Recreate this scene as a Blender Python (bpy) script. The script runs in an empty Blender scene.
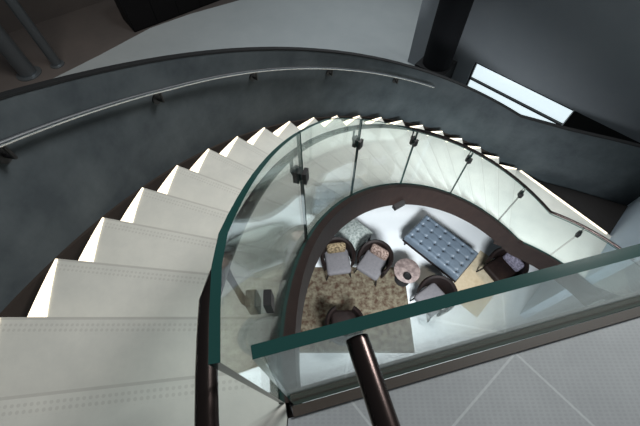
import bpy, bmesh, math, random
from mathutils import Vector, Matrix
random.seed(3)
R = math.radians
S = bpy.context.scene
COL = S.collection

# ---------------------------------------------------------------- camera
cd = bpy.data.cameras.new('camera'); cam = bpy.data.objects.new('camera', cd); COL.objects.link(cam)
cd.sensor_width = 36; cd.lens = 350/640*36; cd.clip_start = 0.02
cam.location = (0, 0, 1.5)
cam.rotation_euler = (math.atan((425-213)/350), 0, 0)
S.camera = cam

# ---------------------------------------------------------------- world, lights, exposure
S.view_settings.view_transform = 'Standard'; S.view_settings.look = 'None'
S.view_settings.gamma = 1; S.view_settings.use_curve_mapping = False
S.view_settings.exposure = 0.0
w = bpy.data.worlds.new('world'); S.world = w; w.use_nodes = True
w.node_tree.nodes['Background'].inputs[0].default_value = (.66, .72, .76, 1)
w.node_tree.nodes['Background'].inputs[1].default_value = .13

def area(name, loc, target, size, power, color, sy=None, spread=None):
    l = bpy.data.lights.new(name, 'AREA'); l.energy = power; l.color = color; l.size = size
    if sy: l.shape = 'RECTANGLE'; l.size_y = sy
    if spread: l.spread = R(spread)
    o = bpy.data.objects.new(name, l); COL.objects.link(o); o.location = loc
    o.rotation_euler = (Vector(target)-Vector(loc)).to_track_quat('-Z', 'Y').to_euler(); return o
def spot(name, loc, target, angle, power, color, blend=.6, rad=.1):
    l = bpy.data.lights.new(name, 'SPOT'); l.energy = power; l.color = color
    l.spot_size = R(angle); l.spot_blend = blend; l.shadow_soft_size = rad
    o = bpy.data.objects.new(name, l); COL.objects.link(o); o.location = loc
    o.rotation_euler = (Vector(target)-Vector(loc)).to_track_quat('-Z', 'Y').to_euler(); return o

area('atrium_light', (4.6, 4.2, 5.4), (.4, 1.6, -1.2), 2.4, 258, (1, .99, .97), spread=100)
area('lobby_fill', (1.6, -.9, -.7), (1.5, 4.0, -5.6), 1.6, 150, (.95, .98, 1), sy=.7, spread=80)  # unseen lamp added under the landing slab to brighten the ground floor
area('upper_floor_light', (1.0, 7.5, 4.5), (.8, 8.2, -3.6), 2.5, 165, (.93, .97, 1), spread=100)
spot('warm_downlight', (3.9, 1.7, -3.95), (3.05, 2.3, -5.6), 60, 45, (1, .78, .5))

area('far_corner_fill', (-7, 8.0, 1.5), (-7.5, 11, -5), 1.5, 110, (1, .93, .86))  # added unseen lamp, brightens the far columns and taupe wall
# ---------------------------------------------------------------- stair geometry constants
CX, CY = 2.165, .443
PHI0, DP, RISE = -174.04, 5.85, .17
NT = 20
R_IN, R_OUT, R_WALL, R_GL = 2.33, 3.69, 3.83, 2.335
PHI_END = PHI0-NT*DP
Z_LOW, Z_GR = -NT*RISE-.0, -5.6
def pol(r, phi, z=0): return Vector((CX+r*math.cos(R(phi)), CY+r*math.sin(R(phi)), z))
def zh(phi): return max(-NT*RISE, min(0, -RISE*(PHI0-phi)/DP))

# ---------------------------------------------------------------- materials
def mat(name, color, rough=.5, metal=0, noise=None, bump=0, emit=None, spec=.5):
    m = bpy.data.materials.new(name); m.use_nodes = True; nt = m.node_tree; N = nt.nodes; L = nt.links
    b = N['Principled BSDF']; b.inputs['Base Color'].default_value = (*color, 1)
    b.inputs['Roughness'].default_value = rough; b.inputs['Metallic'].default_value = metal
    b.inputs['Specular IOR Level'].default_value = spec
    if noise:
        scale, c2, amt = noise[:3]
        tc = N.new('ShaderNodeTexCoord'); nz = N.new('ShaderNodeTexNoise'); nz.inputs['Scale'].default_value = scale
        nz.inputs['Detail'].default_value = 6; nz.inputs['Roughness'].default_value = .65
        L.new(tc.outputs['Object'], nz.inputs['Vector'])
        rp = N.new('ShaderNodeValToRGB'); rp.color_ramp.elements[0].position = .5-amt; rp.color_ramp.elements[1].position = .5+amt
        rp.color_ramp.elements[0].color = (*color, 1); rp.color_ramp.elements[1].color = (*c2, 1)
        L.new(nz.outputs['Fac'], rp.inputs['Fac']); L.new(rp.outputs['Color'], b.inputs['Base Color'])
        if bump:
            bp = N.new('ShaderNodeBump'); bp.inputs['Strength'].default_value = bump; bp.inputs['Distance'].default_value = .01
            L.new(nz.outputs['Fac'], bp.inputs['Height']); L.new(bp.outputs['Normal'], b.inputs['Normal'])
    if emit:
        b.inputs['Emission Color'].default_value = (*emit[0], 1); b.inputs['Emission Strength'].default_value = emit[1]
    return m

def glass_mat(name, tint, edge=False):
    m = bpy.data.materials.new(name); m.use_nodes = True; N = m.node_tree.nodes; L = m.node_tree.links
    N.clear(); out = N.new('ShaderNodeOutputMaterial')
    tr = N.new('ShaderNodeBsdfTransparent'); tr.inputs[0].default_value = (*tint, 1)
    gl = N.new('ShaderNodeBsdfGlossy'); gl.inputs['Color'].default_value = (.93, 1, .98, 1); gl.inputs['Roughness'].default_value = .03
    lw = N.new('ShaderNodeLayerWeight'); lw.inputs['Blend'].default_value = .5
    pw = N.new('ShaderNodeMath'); pw.operation = 'POWER'; pw.inputs[1].default_value = 5
    ml = N.new('ShaderNodeMath'); ml.operation = 'MULTIPLY_ADD'; ml.inputs[1].default_value = .78; ml.inputs[2].default_value = .045
    mx = N.new('ShaderNodeMixShader')
    L.new(lw.outputs['Facing'], pw.inputs[0]); L.new(pw.outputs[0], ml.inputs[0]); L.new(ml.outputs[0], mx.inputs[0])
    L.new(tr.outputs[0], mx.inputs[1]); L.new(gl.outputs[0], mx.inputs[2]); L.new(mx.outputs[0], out.inputs[0])
    return m

def stone_mat(name, base, dark, tiles=False):
    """pale stone; UV v runs back from the nosing in metres: two rows of anti-slip studs behind each nosing"""
    m = bpy.data.materials.new(name); m.use_nodes = True; N = m.node_tree.nodes; L = m.node_tree.links
    b = N['Principled BSDF']; b.inputs['Roughness'].default_value = .5
    tc = N.new('ShaderNodeTexCoord'); nz = N.new('ShaderNodeTexNoise'); nz.inputs['Scale'].default_value = 2.2; nz.inputs['Detail'].default_value = 9; nz.inputs['Roughness'].default_value = .7
    L.new(tc.outputs['Object'], nz.inputs['Vector'])
    rp = N.new('ShaderNodeValToRGB'); rp.color_ramp.elements[0].position = .3; rp.color_ramp.elements[1].position = .7
    rp.color_ramp.elements[0].color = (*dark, 1); rp.color_ramp.elements[1].color = (*base, 1)
    L.new(nz.outputs['Fac'], rp.inputs['Fac'])
    uv = N.new('ShaderNodeUVMap'); uv.uv_map = 'UVMap'
    sp = N.new('ShaderNodeSeparateXYZ'); L.new(uv.outputs[0], sp.inputs[0])
    def M(op, a, bb=None, c=None):
        n = N.new('ShaderNodeMath'); n.operation = op
        for i, v in enumerate((a, bb, c)):
            if v is None: continue
            if isinstance(v, (int, float)): n.inputs[i].default_value = v
            else: L.new(v, n.inputs[i])
        return n.outputs[0]
    x, y = sp.outputs[0], sp.outputs[1]
    def studs(x, y, pitch, rad):
        a = M('SUBTRACT', M('FRACT', M('DIVIDE', x, pitch)), .5); c = M('SUBTRACT', M('FRACT', M('DIVIDE', y, pitch)), .5)
        return M('LESS_THAN', M('SQRT', M('ADD', M('MULTIPLY', a, a), M('MULTIPLY', c, c))), rad)
    if not tiles:
        band = M('MULTIPLY', M('GREATER_THAN', y, .03), M('LESS_THAN', y, .078))
        f = M('MULTIPLY', M('MULTIPLY', band, studs(x, y, .024, .3)), .2)
        f = M('MAXIMUM', f, M('MULTIPLY', M('LESS_THAN', y, .012), .3))
        mx = N.new('ShaderNodeMixRGB'); L.new(f, mx.inputs[0]); L.new(rp.outputs[0], mx.inputs[1]); mx.inputs[2].default_value = (.22, .2, .18, 1)
    else:
        # diagonal tiles: pale joints, alternate tiles ribbed with rows of small studs
        def rot(a): return M('ADD', M('MULTIPLY', x, math.cos(a)), M('MULTIPLY', y, math.sin(a)))
        T = .62
        u = M('DIVIDE', M('SUBTRACT', rot(R(-50.0)), .316), T); v = M('DIVIDE', M('SUBTRACT', rot(R(40.5)), .76), T)
        j = M('MAXIMUM', M('LESS_THAN', M('ABSOLUTE', M('SUBTRACT', M('FRACT', M('ADD', u, .5)), .5)), .007),
              M('LESS_THAN', M('ABSOLUTE', M('SUBTRACT', M('FRACT', M('ADD', v, .5)), .5)), .007))
        s1 = M('MULTIPLY', studs(x, M('MULTIPLY', y, 1.7), .022, .33), .2)
        mx1 = N.new('ShaderNodeMixRGB'); L.new(s1, mx1.inputs[0]); L.new(rp.outputs[0], mx1.inputs[1]); mx1.inputs[2].default_value = (.2, .2, .21, 1)
        mx = N.new('ShaderNodeMixRGB'); L.new(M('MULTIPLY', j, .25), mx.inputs[0]); L.new(mx1.outputs[0], mx.inputs[1]); mx.inputs[2].default_value = (.8, .82, .82, 1)
    L.new(mx.outputs[0], b.inputs['Base Color'])
    return m

STONE = stone_mat('pale_limestone', (.64, .64, .585), (.50, .51, .475))
TILE = stone_mat('shaded_landing_stone', (.40, .405, .42), (.30, .305, .32), tiles=True)  # darker than the step stone: falloff and glass shadow put into the colour
RISER = mat('riser_stone', (.5, .5, .47), .6)
PLASTER = mat('charcoal_plaster', (.040, .050, .057), .85, noise=(2.5, (.066, .079, .086), .16), spec=.2)
RIM = mat('black_rim', (.010, .011, .012), .75, spec=.2)
BRONZE = mat('dark_bronze', (.009, .0045, .004), .6, 0, noise=(8, (.018, .010, .008), .25), spec=.25)
STEEL_DK = mat('dark_tube_metal', (.06, .045, .042), .24, .9)
BLACKM = mat('black_metal', (.008, .008, .009), .5, .2)
GREYM = mat('grey_metal', (.22, .25, .27), .35, .7)
GLASS = glass_mat('clear_green_glass', (.945, .975, .975))
EDGE = mat('green_glass_edge', (.012, .055, .05), .15, 0, spec=.5)
WARM_GLOW = mat('warm_glow', (1, .93, .8), .5, emit=((1, .85, .62), 1.35))  # landing strip, and the light wash put onto the tread ends
GREYW = mat('grey_plaster', (.20, .225, .25), .85, noise=(1.2, (.24, .265, .285), .3))
GREYF = mat('grey_floor', (.21, .235, .24), .7, noise=(1.5, (.245, .27, .275), .3))
PALEW = mat('pale_plaster', (.52, .63, .74), .8)
BROWNW = mat('taupe_plaster', (.10, .09, .085), .8, noise=(1, (.14, .12, .11), .3))
WHITEF = mat('white_floor', (.66, .71, .74), .35, noise=(2, (.73, .77, .79), .3))
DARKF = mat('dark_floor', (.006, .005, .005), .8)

# ---------------------------------------------------------------- mesh helpers
class MB:
    def __init__(s): s.v = []; s.f = []; s.mi = []; s.sm = []
    def add(s, vs, fs, mi=0, smooth=False):
        o = len(s.v); s.v += [Vector(p) for p in vs]
        for f in fs: s.f.append([i+o for i in f]); s.mi.append(mi); s.sm.append(smooth)
        return s
    def box(s, c, d, rz=0, mi=0):
        c = Vector(c); m = Matrix.Rotation(rz, 3, 'Z')
        vs = [c+m@Vector((x*d[0]/2, y*d[1]/2, z*d[2]/2)) for z in (-1, 1) for y in (-1, 1) for x in (-1, 1)]
        return s.add(vs, [(0,2,3,1),(4,5,7,6),(0,1,5,4),(2,6,7,3),(0,4,6,2),(1,3,7,5)], mi)
    def rbox(s, c, d, b=.03, rz=0, rx=0, seg=3, puff=0):
        bm = bmesh.new(); bmesh.ops.create_cube(bm, size=1)
        for v in bm.verts: v.co = Vector((v.co.x*d[0], v.co.y*d[1], v.co.z*d[2]))
        bmesh.ops.bevel(bm, geom=bm.edges[:], offset=min(b, min(d)*.49), segments=seg, affect='EDGES', profile=.5)
        m = Matrix.Translation(c) @ Matrix.Rotation(rz, 4, 'Z') @ Matrix.Rotation(rx, 4, 'X')
        bm.verts.index_update()
        s.add([m@v.co for v in bm.verts], [[v.index for v in f.verts] for f in bm.faces], 0, True); bm.free(); return s
    def prism(s, poly, z0, z1, mi=0):
        n = len(poly); vs = [(p[0], p[1], z0) for p in poly]+[(p[0], p[1], z1) for p in poly]
        return s.add(vs, [list(range(n))[::-1], list(range(n, 2*n))]+[(i, (i+1)%n, n+(i+1)%n, n+i) for i in range(n)], mi)
    def tube(s, pts, rad, n=16, mi=0, rads=None):
        pts = [Vector(p) for p in pts]; k = len(pts); vs = []; up = Vector((0, 0, 1))
        for i, p in enumerate(pts):
            t = (pts[min(i+1, k-1)]-pts[max(i-1, 0)]).normalized()
            a = t.cross(up)
            if a.length < 1e-3: a = t.cross(Vector((0, 1, 0)))
            a.normalize(); b = t.cross(a); r = rads[i] if rads else rad
            for j in range(n):
                q = 2*math.pi*j/n; vs.append(p+a*(r*math.cos(q))+b*(r*math.sin(q)))
        fs = [(i*n+j, i*n+(j+1)%n, (i+1)*n+(j+1)%n, (i+1)*n+j) for i in range(k-1) for j in range(n)]
        s.add(vs, fs, mi, True)
        s.add(vs[:n], [list(range(n))], mi); s.add(vs[-n:], [list(range(n))[::-1]], mi); return s
    def ribbon(s, sections, mi=0, closed_ends=True, mis=None):
        """loft of closed quad sections [(4 points), ...]"""
        n = len(sections[0]); vs = [p for sec in sections for p in sec]
        for i in range(len(sections)-1):
            for j in range(n):
                pass
        o = len(s.v); s.v += [Vector(p) for p in vs]
        for i in range(len(sections)-1):
            for j in range(n):
                s.f.append([o+i*n+j, o+i*n+(j+1)%n, o+(i+1)*n+(j+1)%n, o+(i+1)*n+j]); s.mi.append(mis[j] if mis else mi); s.sm.append(False)
        if closed_ends:
            e = mis[-1] if mis else mi
            s.f.append([o+j for j in range(n)][::-1]); s.mi.append(e); s.sm.append(False)
            k = o+(len(sections)-1)*n; s.f.append([k+j for j in range(n)]); s.mi.append(e); s.sm.append(False)
        return s
    def lathe(s, prof, c=(0,0,0), n=32):
        c = Vector(c); k = len(prof); vs = []
        for r, z in prof:
            for j in range(n):
                q = 2*math.pi*j/n; vs.append(c+Vector((r*math.cos(q), r*math.sin(q), z)))
        s.add(vs, [(i*n+j, i*n+(j+1)%n, (i+1)*n+(j+1)%n, (i+1)*n+j) for i in range(k-1) for j in range(n)], 0, True)
        s.add(vs[:n], [list(range(n))[::-1]]); s.add(vs[-n:], [list(range(n))]); return s
    def build(s, name, mats, parent=None, uv=None, smooth=False):
        me = bpy.data.meshes.new(name); me.from_pydata([tuple(v) for v in s.v], [], s.f)
        for m in (mats if isinstance(mats, (list, tuple)) else [mats]): me.materials.append(m)
        for p, i, sm in zip(me.polygons, s.mi, s.sm): p.material_index = i; p.use_smooth = sm or smooth
        bm = bmesh.new(); bm.from_mesh(me); bmesh.ops.remove_doubles(bm, verts=bm.verts[:], dist=1e-5)
        bmesh.ops.recalc_face_normals(bm, faces=bm.faces[:]); bm.to_mesh(me); bm.free()
        if uv:
            l = me.uv_layers.new(name='UVMap')
            for p in me.polygons:
                for li in p.loop_indices: l.data[li].uv = uv(me.vertices[me.loops[li].vertex_index].co)
        if any(p.use_smooth for p in me.polygons): me.set_sharp_from_angle(angle=R(40))
        o = bpy.data.objects.new(name, me); COL.objects.link(o)
        if parent: o.parent = parent
        return o
def tag(o, label, cat, group=None):
    o['label'] = label; o['category'] = cat
    if group: o['group'] = group
    return o
def thing(name, label, cat, loc=(0,0,0), rz=0, group=None):
    o = bpy.data.objects.new(name, None); COL.objects.link(o); o.location = loc; o.rotation_euler = (0, 0, rz)
    return tag(o, label, cat, group)
def struct(o): o['kind'] = 'structure'; return o
def arc(r, a, b, n): return [pol(r, a+(b-a)*i/n) for i in range(n+1)]

def puv(a):
    def f(co):
        v = Vector((co.x-CX, co.y-CY)); r = v.length; ph = math.degrees(math.atan2(v.y, v.x))
        while ph > a+180: ph -= 360
        while ph < a-180: ph += 360
        return (r, R(ph-a)*r)
    return f
# ================================================================ SETTING
# ground floor
m = MB(); m.prism([(-12, -4), (12, -4), (12, 16), (-12, 16)], Z_GR-.2, Z_GR); struct(m.build('floor', WHITEF))
# upper landing (stone on slab), its front edge is the first nosing, then the glass line
AN = R(14.3); GD = Vector((math.cos(AN), math.sin(AN), 0)); GN = Vector((-math.sin(AN), math.cos(AN), 0))
B = pol(2.305, -170.7)
Bend = B+GD*3.9
poly = [pol(R_OUT, PHI0)]+[pol(R_OUT-(R_OUT-R_IN)*i/6, PHI0) for i in range(1, 7)]+[pol(R_IN, PHI0+1.1*i) for i in range(1, 3)]+[B-GN*.05+GD*.0, Bend-GN*.05, Vector((Bend.x, -3, 0)), Vector((-2.2, -3, 0))]+[pol(R_OUT, PHI0+4*i) for i in range(10, 0, -1)]
poly = [p for p in poly]
def landing_uv(co): return (co.x, co.y)
XS = B.x-.012
left = [p for p in poly if p.x <= XS+1e-6 and p.y > -2.99]
seam = [Vector((XS, B.y-.05, 0)), Vector((XS-.12, -3, 0)), Vector((-2.2, -3, 0))]
iB = 9  # vertices up to the end of the curved glass
lp = poly[:9]+seam+[p for p in poly if p in poly[-10:]]
m = MB(); m.prism(lp, -.05, 0); struct(m.build('landing_step_floor', STONE, uv=lambda co: puv(PHI0)(co)))
rp_ = [Vector((XS+.004, B.y-.05, 0)), poly[10], poly[11], Vector((XS-.116, -3, 0))]
m = MB(); m.prism(rp_, -.05, 0); struct(m.build('landing_floor', TILE, uv=landing_uv))
m = MB(); m.prism([(p.x, p.y) for p in poly], -.32, -.052); struct(m.build('landing_slab', BRONZE))

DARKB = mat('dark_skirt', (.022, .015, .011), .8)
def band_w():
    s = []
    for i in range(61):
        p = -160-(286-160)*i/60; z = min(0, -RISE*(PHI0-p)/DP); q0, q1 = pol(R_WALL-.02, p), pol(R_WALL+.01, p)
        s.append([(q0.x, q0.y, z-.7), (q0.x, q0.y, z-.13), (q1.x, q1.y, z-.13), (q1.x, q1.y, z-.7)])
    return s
# curved outer wall
def wall_top(phi): return max(-2.5, min(.95, -RISE*(PHI0-phi)/DP+.90-.0012*(-195-phi if phi < -195 else 0)))
secs = []; rim = []
phis = [-140-2.5*i for i in range(int((286-140)/2.5)+1)]
W1 = []
for p in phis:
    zt = wall_top(p); a = pol(R_WALL, p); b = pol(R_WALL+.05, p); W1.append((a, b, zt))
aE, bE, zE = W1[-1]
for (x, y) in ((3.85, 3.93), (4.5, 3.70), (5.6, 3.27)):
    a = Vector((x, y, 0)); W1.append((a, a+Vector((.06, .04, 0)), -2.5))
for a, b, zt in W1:
    zb = max(zt-1.75, -4.4)
    secs.append([(a.x, a.y, zb), (a.x, a.y, zt), (b.x, b.y, zt), (b.x, b.y, zb)])
    o = (b-a).normalized()*.003
    rim.append([(a.x-o.x, a.y-o.y, zt), (a.x-o.x, a.y-o.y, zt+.015), (b.x+o.x, b.y+o.y, zt+.015), (b.x+o.x, b.y+o.y, zt)])
struct(MB().ribbon(secs).build('wall_outer', PLASTER))
struct(MB().ribbon(rim).build('trim_1', RIM))

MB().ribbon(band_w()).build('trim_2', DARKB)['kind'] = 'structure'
# lower landing
innr = arc(R_IN, PHI_END, -322, 12)
outr = [Vector((3.66, 4.0, 0)), Vector((4.80, 2.56, 0)), Vector((4.6, 1.6, 0)), pol(2.6, -335)]
zl = Z_LOW-RISE
pl = [p for p in innr][::-1]+[pol(R_IN+.01, PHI_END+1.5), pol(R_OUT-.02, PHI_END+1.5)]+outr[:3]
m = MB(); m.prism([(p.x, p.y) for p in pl], zl-.05, zl)
struct(m.build('lower_landing_floor', STONE, uv=lambda co: (co.x, co.y+3)))
m = MB(); m.prism([(p.x, p.y) for p in pl], zl-.3, zl-.051); struct(m.build('lower_landing_slab', BRONZE))
# its lit outer edge
a, b = outr[0], outr[1]; d = (b-a).normalized(); n = Vector((d.y, -d.x, 0))
if n.dot(Vector((CX, CY, 0))-a) < 0: n = -n
m = MB(); m.prism([tuple((a+d*.02)[:2]), tuple((b-d*.16)[:2]), tuple((b+n*.035-d*.16)[:2]), tuple((a+n*.035+d*.02)[:2])], zl+.001, zl+.008)
tag(m.build('led_strip', WARM_GLOW), 'warm glowing strip along the straight outer edge of the lower landing', 'light strip')
# pale wall closing the lower landing
a = Vector((4.02, 1.90, 0)); b = Vector((5.9, 3.78, 0)); o = Vector((.09, -.09, 0))
m = MB(); m.prism([a[:2], b[:2], (b+o)[:2], (a+o)[:2]], Z_GR, -.35); struct(m.build('wall_right', PALEW))

# dark strip of floor between the lower landing and the curved wall
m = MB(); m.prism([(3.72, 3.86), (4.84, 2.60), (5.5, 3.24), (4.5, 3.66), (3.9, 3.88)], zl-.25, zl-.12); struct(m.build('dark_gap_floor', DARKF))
m = MB(); m.prism([(-14, 3), (-4, 3), (2, 9), (2, 18), (-14, 18)], Z_GR+.01, Z_GR+.06); struct(m.build('taupe_floor', BROWNW))
# mezzanine floor outside the curved wall
edge = [(-9.5, 3.2), (-6.74, 5.85), (-5.94, 6.49), (-5.13, 7.38), (-4.23, 8.46), (-3.36, 9.08), (-2.15, 9.75), (-.5, 10.4), (2, 11)]
inner = [pol(R_WALL+.16, p) for p in range(-176, -287, -4)]
pol2 = [(x, y) for x, y in edge]+[(7, 11), (7, 4.0), (5.6, 3.5), (4.5, 3.88), (3.85, 4.12)]+[(p.x, p.y) for p in inner[::-1]]+[(-2.5, 0), (-9.5, 0)]
m = MB(); m.prism(pol2, -3.8, -3.57); struct(m.build('mezzanine_floor', GREYF))
# straight grey wall beyond, with the low lit window
p0 = Vector((3.06, 6.13, 0)); p1 = Vector((4.42, 4.84, 0)); d = (p1-p0).normalized(); n = Vector((d.y, -d.x, 0))
if n.y < 0: n = -n
q0 = p0-d*1.45; q1 = p1+d*3.0
def wseg(name, s0, s1, z0, z1, mt, th=.2, off=0):
    a, b = s0+n*off, s1+n*off
    m = MB(); m.prism([a[:2], b[:2], (b+n*th)[:2], (a+n*th)[:2]], z0, z1); return m.build(name, mt)
struct(wseg('wall_back', q0, q1, -2.86, 2.6, GREYW))
struct(wseg('wall_lower_left', q0, p0, -3.57, -2.86, GREYW))
struct(wseg('wall_lower_right', p1+d*.12, q1, -3.57, -2.86, RIM))
win = bpy.data.objects.new('window_1', None); COL.objects.link(win); win['kind'] = 'structure'
pane = wseg('pane', p0, p1+d*.1, -3.5, -2.9, mat('daylight_pane', (.8, .9, .95), .4, emit=((.8, .94, 1), .95)), .03, .12); pane.parent = win
fr = MB()
for s0, s1, z0, z1 in ((p0, p1+d*.1, -3.56, -3.5), (p0, p1+d*.1, -2.9, -2.86), (p0, p0+d*.03, -3.5, -2.9), (p0, p1+d*.1, -3.27, -3.24)):
    a, b = s0+n*.03, s1+n*.03; fr.prism([a[:2], b[:2], (b+n*.06)[:2], (a+n*.06)[:2]], z0, z1)
fr.build('window_frame', BLACKM, win)
# far taupe wall and lower wall at top left
m = MB(); m.box((-8.8, 13.0, -2), (14, .2, 7.4), R(38)); struct(m.build('wall_far', BROWNW))

# ================================================================ STAIRCASE
st = thing('staircase', 'curved flight of pale stone treads sweeping down around the open well', 'staircase', (0, 0, 0))
def tread_mesh(i):
    a = PHI0-i*DP; b = a+DP+.55; z = -i*RISE
    m = MB(); n = 5
    poly = [pol(R_IN, a)]+[pol(R_OUT, a)]+[pol(R_OUT, a+(b-a)*k/n) for k in range(1, n+1)]+[pol(R_IN, b-(b-a)*k/n) for k in range(0, n)]
    m.prism([(p.x, p.y) for p in poly], z-.045, z); return m, a
for i in range(0, NT+1):
    m, a = tread_mesh(i)
    if i == 0:
        continue
    t = m.build('tread', STONE, st, uv=puv(a))
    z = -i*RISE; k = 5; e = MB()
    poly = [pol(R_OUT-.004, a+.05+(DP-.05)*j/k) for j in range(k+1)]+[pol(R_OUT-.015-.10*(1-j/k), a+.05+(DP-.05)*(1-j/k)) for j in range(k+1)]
    e.prism([(p.x, p.y) for p in poly], z+.001, z+.006); e.build('light_wash_wedge', WARM_GLOW, t)  # glowing wedge: warm light wash on the tread end built as a face
    rz = MB(); b = a+.5+DP
    rz.prism([pol(R_IN, b)[:2], pol(R_OUT, b)[:2], pol(R_OUT, b+.5)[:2], pol(R_IN, b+.5)[:2]], z-.04, z+RISE-.046)
    rz.build('riser', RISER, st)
# last riser down to the lower landing
rz = MB(); b = PHI_END+.5
rz.prism([pol(R_IN, b)[:2], pol(R_OUT, b)[:2], pol(R_OUT, b+.5)[:2], pol(R_IN, b+.5)[:2]], zl, Z_LOW-.046); rz.build('riser', RISER, st)
m = MB(); m.box(pol(2.25, -238.5, zh(-238.5)-.33), (.06, .16, .07), R(-238.5)); m.build('support_bracket', BLACKM, st)
# inner stringer
def band(r0, r1, zf0, zf1, a, b, n):
    s = []
    for i in range(n+1):
        p = a+(b-a)*i/n; q0, q1 = pol(r0, p), pol(r1, p)
        s.append([(q0.x, q0.y, zf0(p)), (q0.x, q0.y, zf1(p)), (q1.x, q1.y, zf1(p)), (q1.x, q1.y, zf0(p))])
    return s
def zs(p): return max(zl, min(0, -RISE*(PHI0-p)/DP))
MB().ribbon(band(2.275, R_IN+.02, lambda p: zs(p)-.36, lambda p: min(zs(p)+.02, .001) , -170.8, -330, 70)).build('inner_stringer', BRONZE, st)
MB().ribbon(band(2.34, 2.37, lambda p: zs(p)-.36, lambda p: zs(p)-.24, -175, PHI_END-1, 50)).build('soffit_edge', BRONZE, st)
MB().ribbon(band(R_OUT-.07, R_OUT-.01, lambda p: zs(p)-.40, lambda p: zs(p)-.24, -175, PHI_END-1, 50)).build('outer_stringer', BRONZE, st)
MB().ribbon(band(2.36, R_OUT-.08, lambda p: zs(p)-.34, lambda p: zs(p)-.29, -175, PHI_END-1, 50)).build('soffit', BRONZE, st)

# ================================================================ CURVED GLASS BALUSTRADE
gb = thing('glass_balustrade', 'curved frameless glass balustrade following the inner edge of the stairs', 'balustrade')
joints = [-170.8, -195.0, -216.6, -238.6, -261.2, -284.6, -308.2, -330]
def ztop(p): return min(1.0, zs(p)+1.03) if p > -200 else zs(p)+1.03-.16*max(0, min(1, (-205-p)/35))
for a, b in zip(joints[:-1], joints[1:]):
    n = 14; g = .16 if a != joints[0] else 0
    a2, b2 = a-g, b+.16
    m = MB(); m.ribbon(band(R_GL-.008, R_GL+.008, lambda p: min(zs(p)+.022, .003), ztop, a2, b2, n), mis=[0, 1, 0, 1])
    m.build('glass_panel', [GLASS, EDGE], gb, smooth=True)
# handrail on the stair side of the glass
hr = thing('handrail', 'long curved bronze tube handrail bracketed off the curved glass', 'handrail')
RR = 2.382
def zr(p): return min(.92, zs(p)+.865) if p > -200 else zs(p)+.865
pts = [pol(RR, p, zr(p)) for p in [-150-1.5*i for i in range(117)]]
MB().tube(pts, .0185, 16).build('rail', STEEL_DK, hr)
for p in (-176.5, -195, -216.6, -238.6, -261.2, -284.6, -308.2):
    zz = zr(p); o = MB()
    zc = zz-.28 if p == -176.5 else zz-.13
    o.box(pol(R_GL+.024, p, zc), (.03, .045, .09), R(p)); o.box(pol(R_GL-.02, p, zc), (.022, .045, .08), R(p))
    o.tube([pol(R_GL+.03, p, zc), pol(RR-.005, p, zc), pol(RR, p, zc+.02), pol(RR, p, zz-.015)], .011, 10)
    o.build('bracket', BLACKM, hr)
# wall handrail
wr = thing('wall_handrail', 'thin metal handrail running along the charcoal curved wall', 'handrail')
pts = [pol(R_WALL-.075, p, -RISE*(PHI0-p)/DP+.69+.0024*max(0, p+208)) for p in [-168-2*i for i in range(48)]]
MB().tube(pts, .017, 12).build('rail', mat('satin_steel', (.5, .52, .54), .25, 1), wr)
for p in (-190.8, -206.5, -222, -237.5, -253):
    z = -RISE*(PHI0-p)/DP+.69+.0024*max(0, p+208); o = MB()
    o.tube([pol(R_WALL-.002, p, z-.1), pol(R_WALL-.07, p, z-.1), pol(R_WALL-.075, p, z-.015)], .012, 8)
    o.tube([pol(R_WALL+.004, p, z-.1), pol(R_WALL-.014, p, z-.1)], .042, 16); o.build('bracket', BLACKM, wr)

# ================================================================ LANDING BALUSTRADE
lb = thing('landing_balustrade', 'straight glass balustrade held in a bronze channel along the landing edge', 'balustrade')
G0 = B+GD*.012+GN*(-.002)
x0 = 0.0
top0 = .015
m = MB(); L_ = 3.85
def gp(s, off, z): p = G0+GD*s+GN*off; return (p.x, p.y, z)
t = .0085
# panel whose free end is cut on a slant
vs = [gp(0, -t, .0), gp(L_, -t, .0), gp(L_, -t, 1.05), gp(top0, -t, 1.05), gp(0, t, .0), gp(L_, t, .0), gp(L_, t, 1.05), gp(top0, t, 1.05)]
m.add(vs, [(0, 1, 2, 3), (7, 6, 5, 4)], 0); m.add(vs, [(3, 2, 6, 7), (0, 3, 7, 4), (1, 5, 6, 2), (0, 4, 5, 1)], 1)
m.build('glass_panel', [GLASS, EDGE], lb)
for off in (-.028, .028):
    m = MB(); c = [gp(-.01, off-.018, -.05), gp(L_, off-.018, -.05), gp(L_, off+.018, -.05), gp(-.01, off+.018, -.05)]
    m.prism([q[:2] for q in c], -.05 if off < 0 else -.3, .012); m.build('base_channel', mat('channel_bronze', (.05, .036, .028), .5), lb)
# short handrail meeting the glass
lh = thing('landing_handrail', 'thick bronze tube handrail running from the landing up to the straight glass', 'handrail')
MB().tube([(.048, .0965, 1.025), (.078, -.01, 1.035), (.14, -.25, 1.04), (.48, -1.5, 1.03)], .0155, 24).build('rail', STEEL_DK, lh)
o = MB(); o.tube([(.48, -1.5, 0), (.48, -1.5, 1.03)], .0155, 12); o.lathe([(.05, 0), (.05, .008)], (.48, -1.5, 0)); o.build('post', STEEL_DK, lh)

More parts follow.
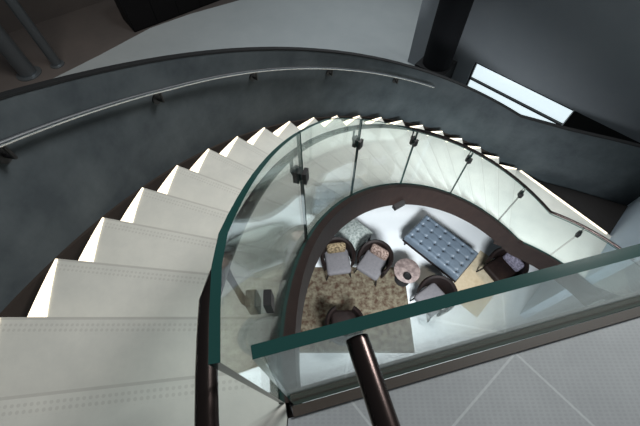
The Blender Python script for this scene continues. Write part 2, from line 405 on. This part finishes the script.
# ================================================================ GROUND FLOOR FURNITURE
FABB = mat('blue_grey_leather', (.10, .135, .175), .35, noise=(9, (.14, .18, .225), .3))
FABG = mat('lilac_grey_fabric', (.11, .108, .118), .9, noise=(20, (.16, .157, .168), .3))
DKL = mat('dark_brown_leather', (.005, .003, .003), .6, noise=(12, (.014, .008, .007), .2), spec=.2)
GOLD = mat('ochre_pattern_fabric', (.05, .035, .015), .9, noise=(28, (.26, .20, .12), .08))
PINKB = mat('dusty_brown_fabric', (.08, .05, .04), .9, noise=(28, (.28, .21, .18), .08))
RUG = mat('mottled_rug', (.055, .03, .018), 1, noise=(10, (.17, .155, .11), .13))
MOTT = mat('speckled_stone', (.14, .17, .165), .6, noise=(22, (.36, .40, .38), .12))
ROSE = mat('speckled_rose_stone', (.13, .10, .095), .6, noise=(14, (.30, .24, .225), .14))

def ottoman(loc, rz, L=1.36, Wd=.78):
    t = thing('tufted_ottoman', 'blue-grey leather bench ottoman with rows of deep button tufts', 'ottoman', loc, rz)
    nx, ny = 84, 56; vs = []; fs = []
    bx, by = 6, 4
    def h(u, v):
        z = .45-.0
        e = min(1, min(u, 1-u)*L/.06, min(v, 1-v)*Wd/.06); z -= .05*(1-math.sqrt(max(0, 1-(1-e)**2)))
        fu, fv = u*(bx), v*(by)
        du = (fu % 1)-.5; dv = (fv % 1)-.5; dd = (du*L/bx)**2+(dv*Wd/by)**2
        z -= .05*math.exp(-dd/.0010)
        # seams between buttons
        z -= .006*math.exp(-(abs(du)*L/bx)**2/.0002)+.006*math.exp(-(abs(dv)*Wd/by)**2/.0002)
        return z
    for j in range(ny+1):
        for i in range(nx+1):
            u, v = i/nx, j/ny; vs.append(((u-.5)*L, (v-.5)*Wd, h(u, v)))
    W_ = nx+1
    fs = [(j*W_+i, j*W_+i+1, (j+1)*W_+i+1, (j+1)*W_+i) for j in range(ny) for i in range(nx)]
    m = MB(); m.add(vs, fs, 0, True)
    ring = [i for i in range(W_)]+[j*W_+nx for j in range(1, ny+1)]+[ny*W_+i for i in range(nx-1, -1, -1)]+[j*W_ for j in range(ny-1, 0, -1)]
    top = [vs[i] for i in ring]; bot = [(x, y, .24) for x, y, z in top]; k = len(ring)
    m.add(top+bot, [(i, k+i, k+(i+1)%k, (i+1)%k) for i in range(k)]+[list(range(k, 2*k))], 0)
    m.build('cushion', FABB, t)
    for i in range(bx):
        for j in range(by):
            b = MB(); b.lathe([(.013, -.004), (.016, .002), (.008, .008)], ((i+.5)/bx*L-L/2, (j+.5)/by*Wd-Wd/2, .402), 10); b.build('button', BLACKM, t)
    m = MB(); m.box((0, 0, .21), (L+.03, Wd+.03, .06)); m.build('base_frame', DKL, t)
    for sx in (-1, 1):
        for sy in (-1, 1):
            m = MB(); m.tube([(sx*(L/2-.07), sy*(Wd/2-.07), .18), (sx*(L/2-.05), sy*(Wd/2-.05), 0)], .03, 10, rads=[.032, .02]); m.build('leg', BLACKM, t)
    return t
ax = Vector((3.30-2.35, 3.07-4.02, 0)); ottoman((2.575, 3.27, Z_GR), math.atan2(ax.y, ax.x), 1.34, .76)

def armchair(loc, rz, label, seatm, backm, cush=None, group='armchairs in the ground floor lounge', tub=False):
    """faces -y in its own frame"""
    t = thing('armchair', label, 'armchair', loc, rz, group)
    m = MB(); m.rbox((0, -.03, .36), (.50, .54, .16), .06, seg=4); m.build('seat', seatm, t)
    # wrap-around back shell
    sec = []; n = 26; A = 118 if not tub else 150
    for i in range(n+1):
        q = R(90-A+2*A*i/n); u = abs(i/n*2-1); top = (.78-.20*u**2.2) if not tub else (.74-.06*u**2)
        ro, ri = .36, .29; cx, cy = math.cos(q), math.sin(q)
        if u > .7 and not tub: ro -= .0
        sec.append([(ri*cx, ri*cy*1.0, .27), ((ri)*cx, ri*cy, top-.02), ((ri+.035)*cx, (ri+.035)*cy, top+.01), (ro*cx, ro*cy, top-.03), ((ro-.03)*cx, (ro-.03)*cy, .25)])
    MB().ribbon(sec).build('backrest', backm, t, smooth=True)
    if cush:
        m = MB(); m.rbox((0, .20, .56), (.40, .12, .26), .055, rx=R(-14), seg=4); m.build('back_cushion', cush, t)
    for sx in (-1, 1):
        for y in (-.24, .2):
            m = MB(); m.tube([(sx*.22, y, .29), (sx*.26, y*1.1, 0)], .02, 8, rads=[.022, .012]); m.build('leg', BLACKM, t)
    return t
armchair((.36, 2.92, Z_GR+.017), R(8), 'dark armchair with lilac-grey seat and ochre patterned cushion, left of the square table', FABG, DKL, GOLD)
armchair((1.10, 2.86, Z_GR+.017), R(-35), 'dark shell armchair with pale seat and brown cushion, right of the square table', FABG, DKL, PINKB)
armchair((2.22, 2.12, Z_GR), R(-55), 'dark armchair with a grey seat beside the rose round table', FABG, DKL, None)
armchair((.45, 1.58, Z_GR+.017), R(180), 'dark brown round tub chair on the rug edge, half hidden by the landing glass', DKL, DKL, None, tub=True)
armchair((3.72, 2.72, Z_GR+.016), R(-60), 'black armchair with violet cushion tucked below the lower landing', DKL, DKL, mat('violet_white_fabric', (.22, .21, .28), .9, noise=(25, (.08, .08, .11), .1)))

t = thing('square_side_table', 'low square table with grey-green speckled top between two armchairs', 'table', (.74, 3.52, Z_GR), R(47))
m = MB(); m.rbox((0, 0, .42), (.58, .58, .05), .012, seg=2); m.build('table_top', MOTT, t)
for sx in (-1, 1):
    for sy in (-1, 1):
        m = MB(); m.box((sx*.25, sy*.25, .198), (.035, .035, .396)); m.build('leg', BLACKM, t)
t = thing('round_side_table', 'small round side table with rose-brown speckled top', 'table', (1.74, 2.64, Z_GR+.017))
m = MB(); m.lathe([(.25, .48), (.262, .49), (.262, .51), (.25, .52)]); m.build('table_top', ROSE, t)
m = MB(); m.lathe([(.16, 0), (.16, .015), (.03, .03), (.025, .3), (.03, .479)], n=24); m.build('pedestal', BLACKM, t)
m = MB(); m.lathe([(.05, 0), (.075, .035), (.08, .04), (.06, .015), (.02, .012)], (0, 0, 0), 20)
o = m.build('dish', BLACKM); o.location = (1.72, 2.5, Z_GR+.538); tag(o, 'small black dish on the rose speckled round table', 'dish')
m = MB(); m.rbox((.66, 2.05, Z_GR+.006), (2.3, 1.75, .012), .005, seg=1)
tag(m.build('floor_overlay', RUG), 'mottled brown and sage rug under the seating group', 'rug')

m = MB(); m.box((3.36, 2.58, Z_GR+.005), (.75, 1.35, .01), math.atan2(ax.y, ax.x))  # added sheet, a warm pool of lamp light put into its sandy colour
tag(m.build('floor_overlay', mat('sand_light_patch', (.42, .36, .25), 1, noise=(14, (.52, .46, .34), .2))), 'sand-coloured patch standing in for warm lamp light at the foot of the tufted ottoman', 'rug')
# ================================================================ BEYOND THE CURVED WALL
def column(x, y, r, label, mt):
    t = thing('steel_column', label, 'column', (x, y, Z_GR+.06), group='grey metal columns in the far corner')
    m = MB(); m.lathe([(r, 0), (r, 9)], n=24); m.build('shaft', mt, t)
    m = MB(); m.lathe([(r*1.5, 0), (r*1.5, .03), (r*1.05, .05)], n=24); m.build('base_collar', mt, t)
    return t
column(-8.3, 9.75, .14, 'slim grey metal column, the one nearer the taupe wall in the far corner', GREYM)
column(-9.0, 9.3, .24, 'thick grey metal column in the far corner beside a slimmer one', GREYM)
t = thing('cabinet', 'long black cabinet standing below the far edge of the grey floor', 'cabinet', (-5.3, 12.9, Z_GR+.06), R(38))
m = MB(); m.rbox((0, 0, .6), (3.4, 1.0, 1.2), .03, seg=2); m.build('body', RIM, t)
for k in range(4):
    m = MB(); m.box((-1.25+.83*k, -.505, .6), (.8, .02, 1.1)); m.build('door', BLACKM, t)
t = thing('round_column', 'dark round column standing on a black plinth beyond the curved wall', 'column', (2.35, 6.25, -3.57))
m = MB(); m.lathe([(.28, .601), (.28, 6)], n=48); m.build('shaft', mat('column_paint', (.012, .013, .015), .95, spec=.1), t)
m = MB(); m.box((0, 0, .3), (.62, .62, .6), R(-40)); m.build('plinth', RIM, t)
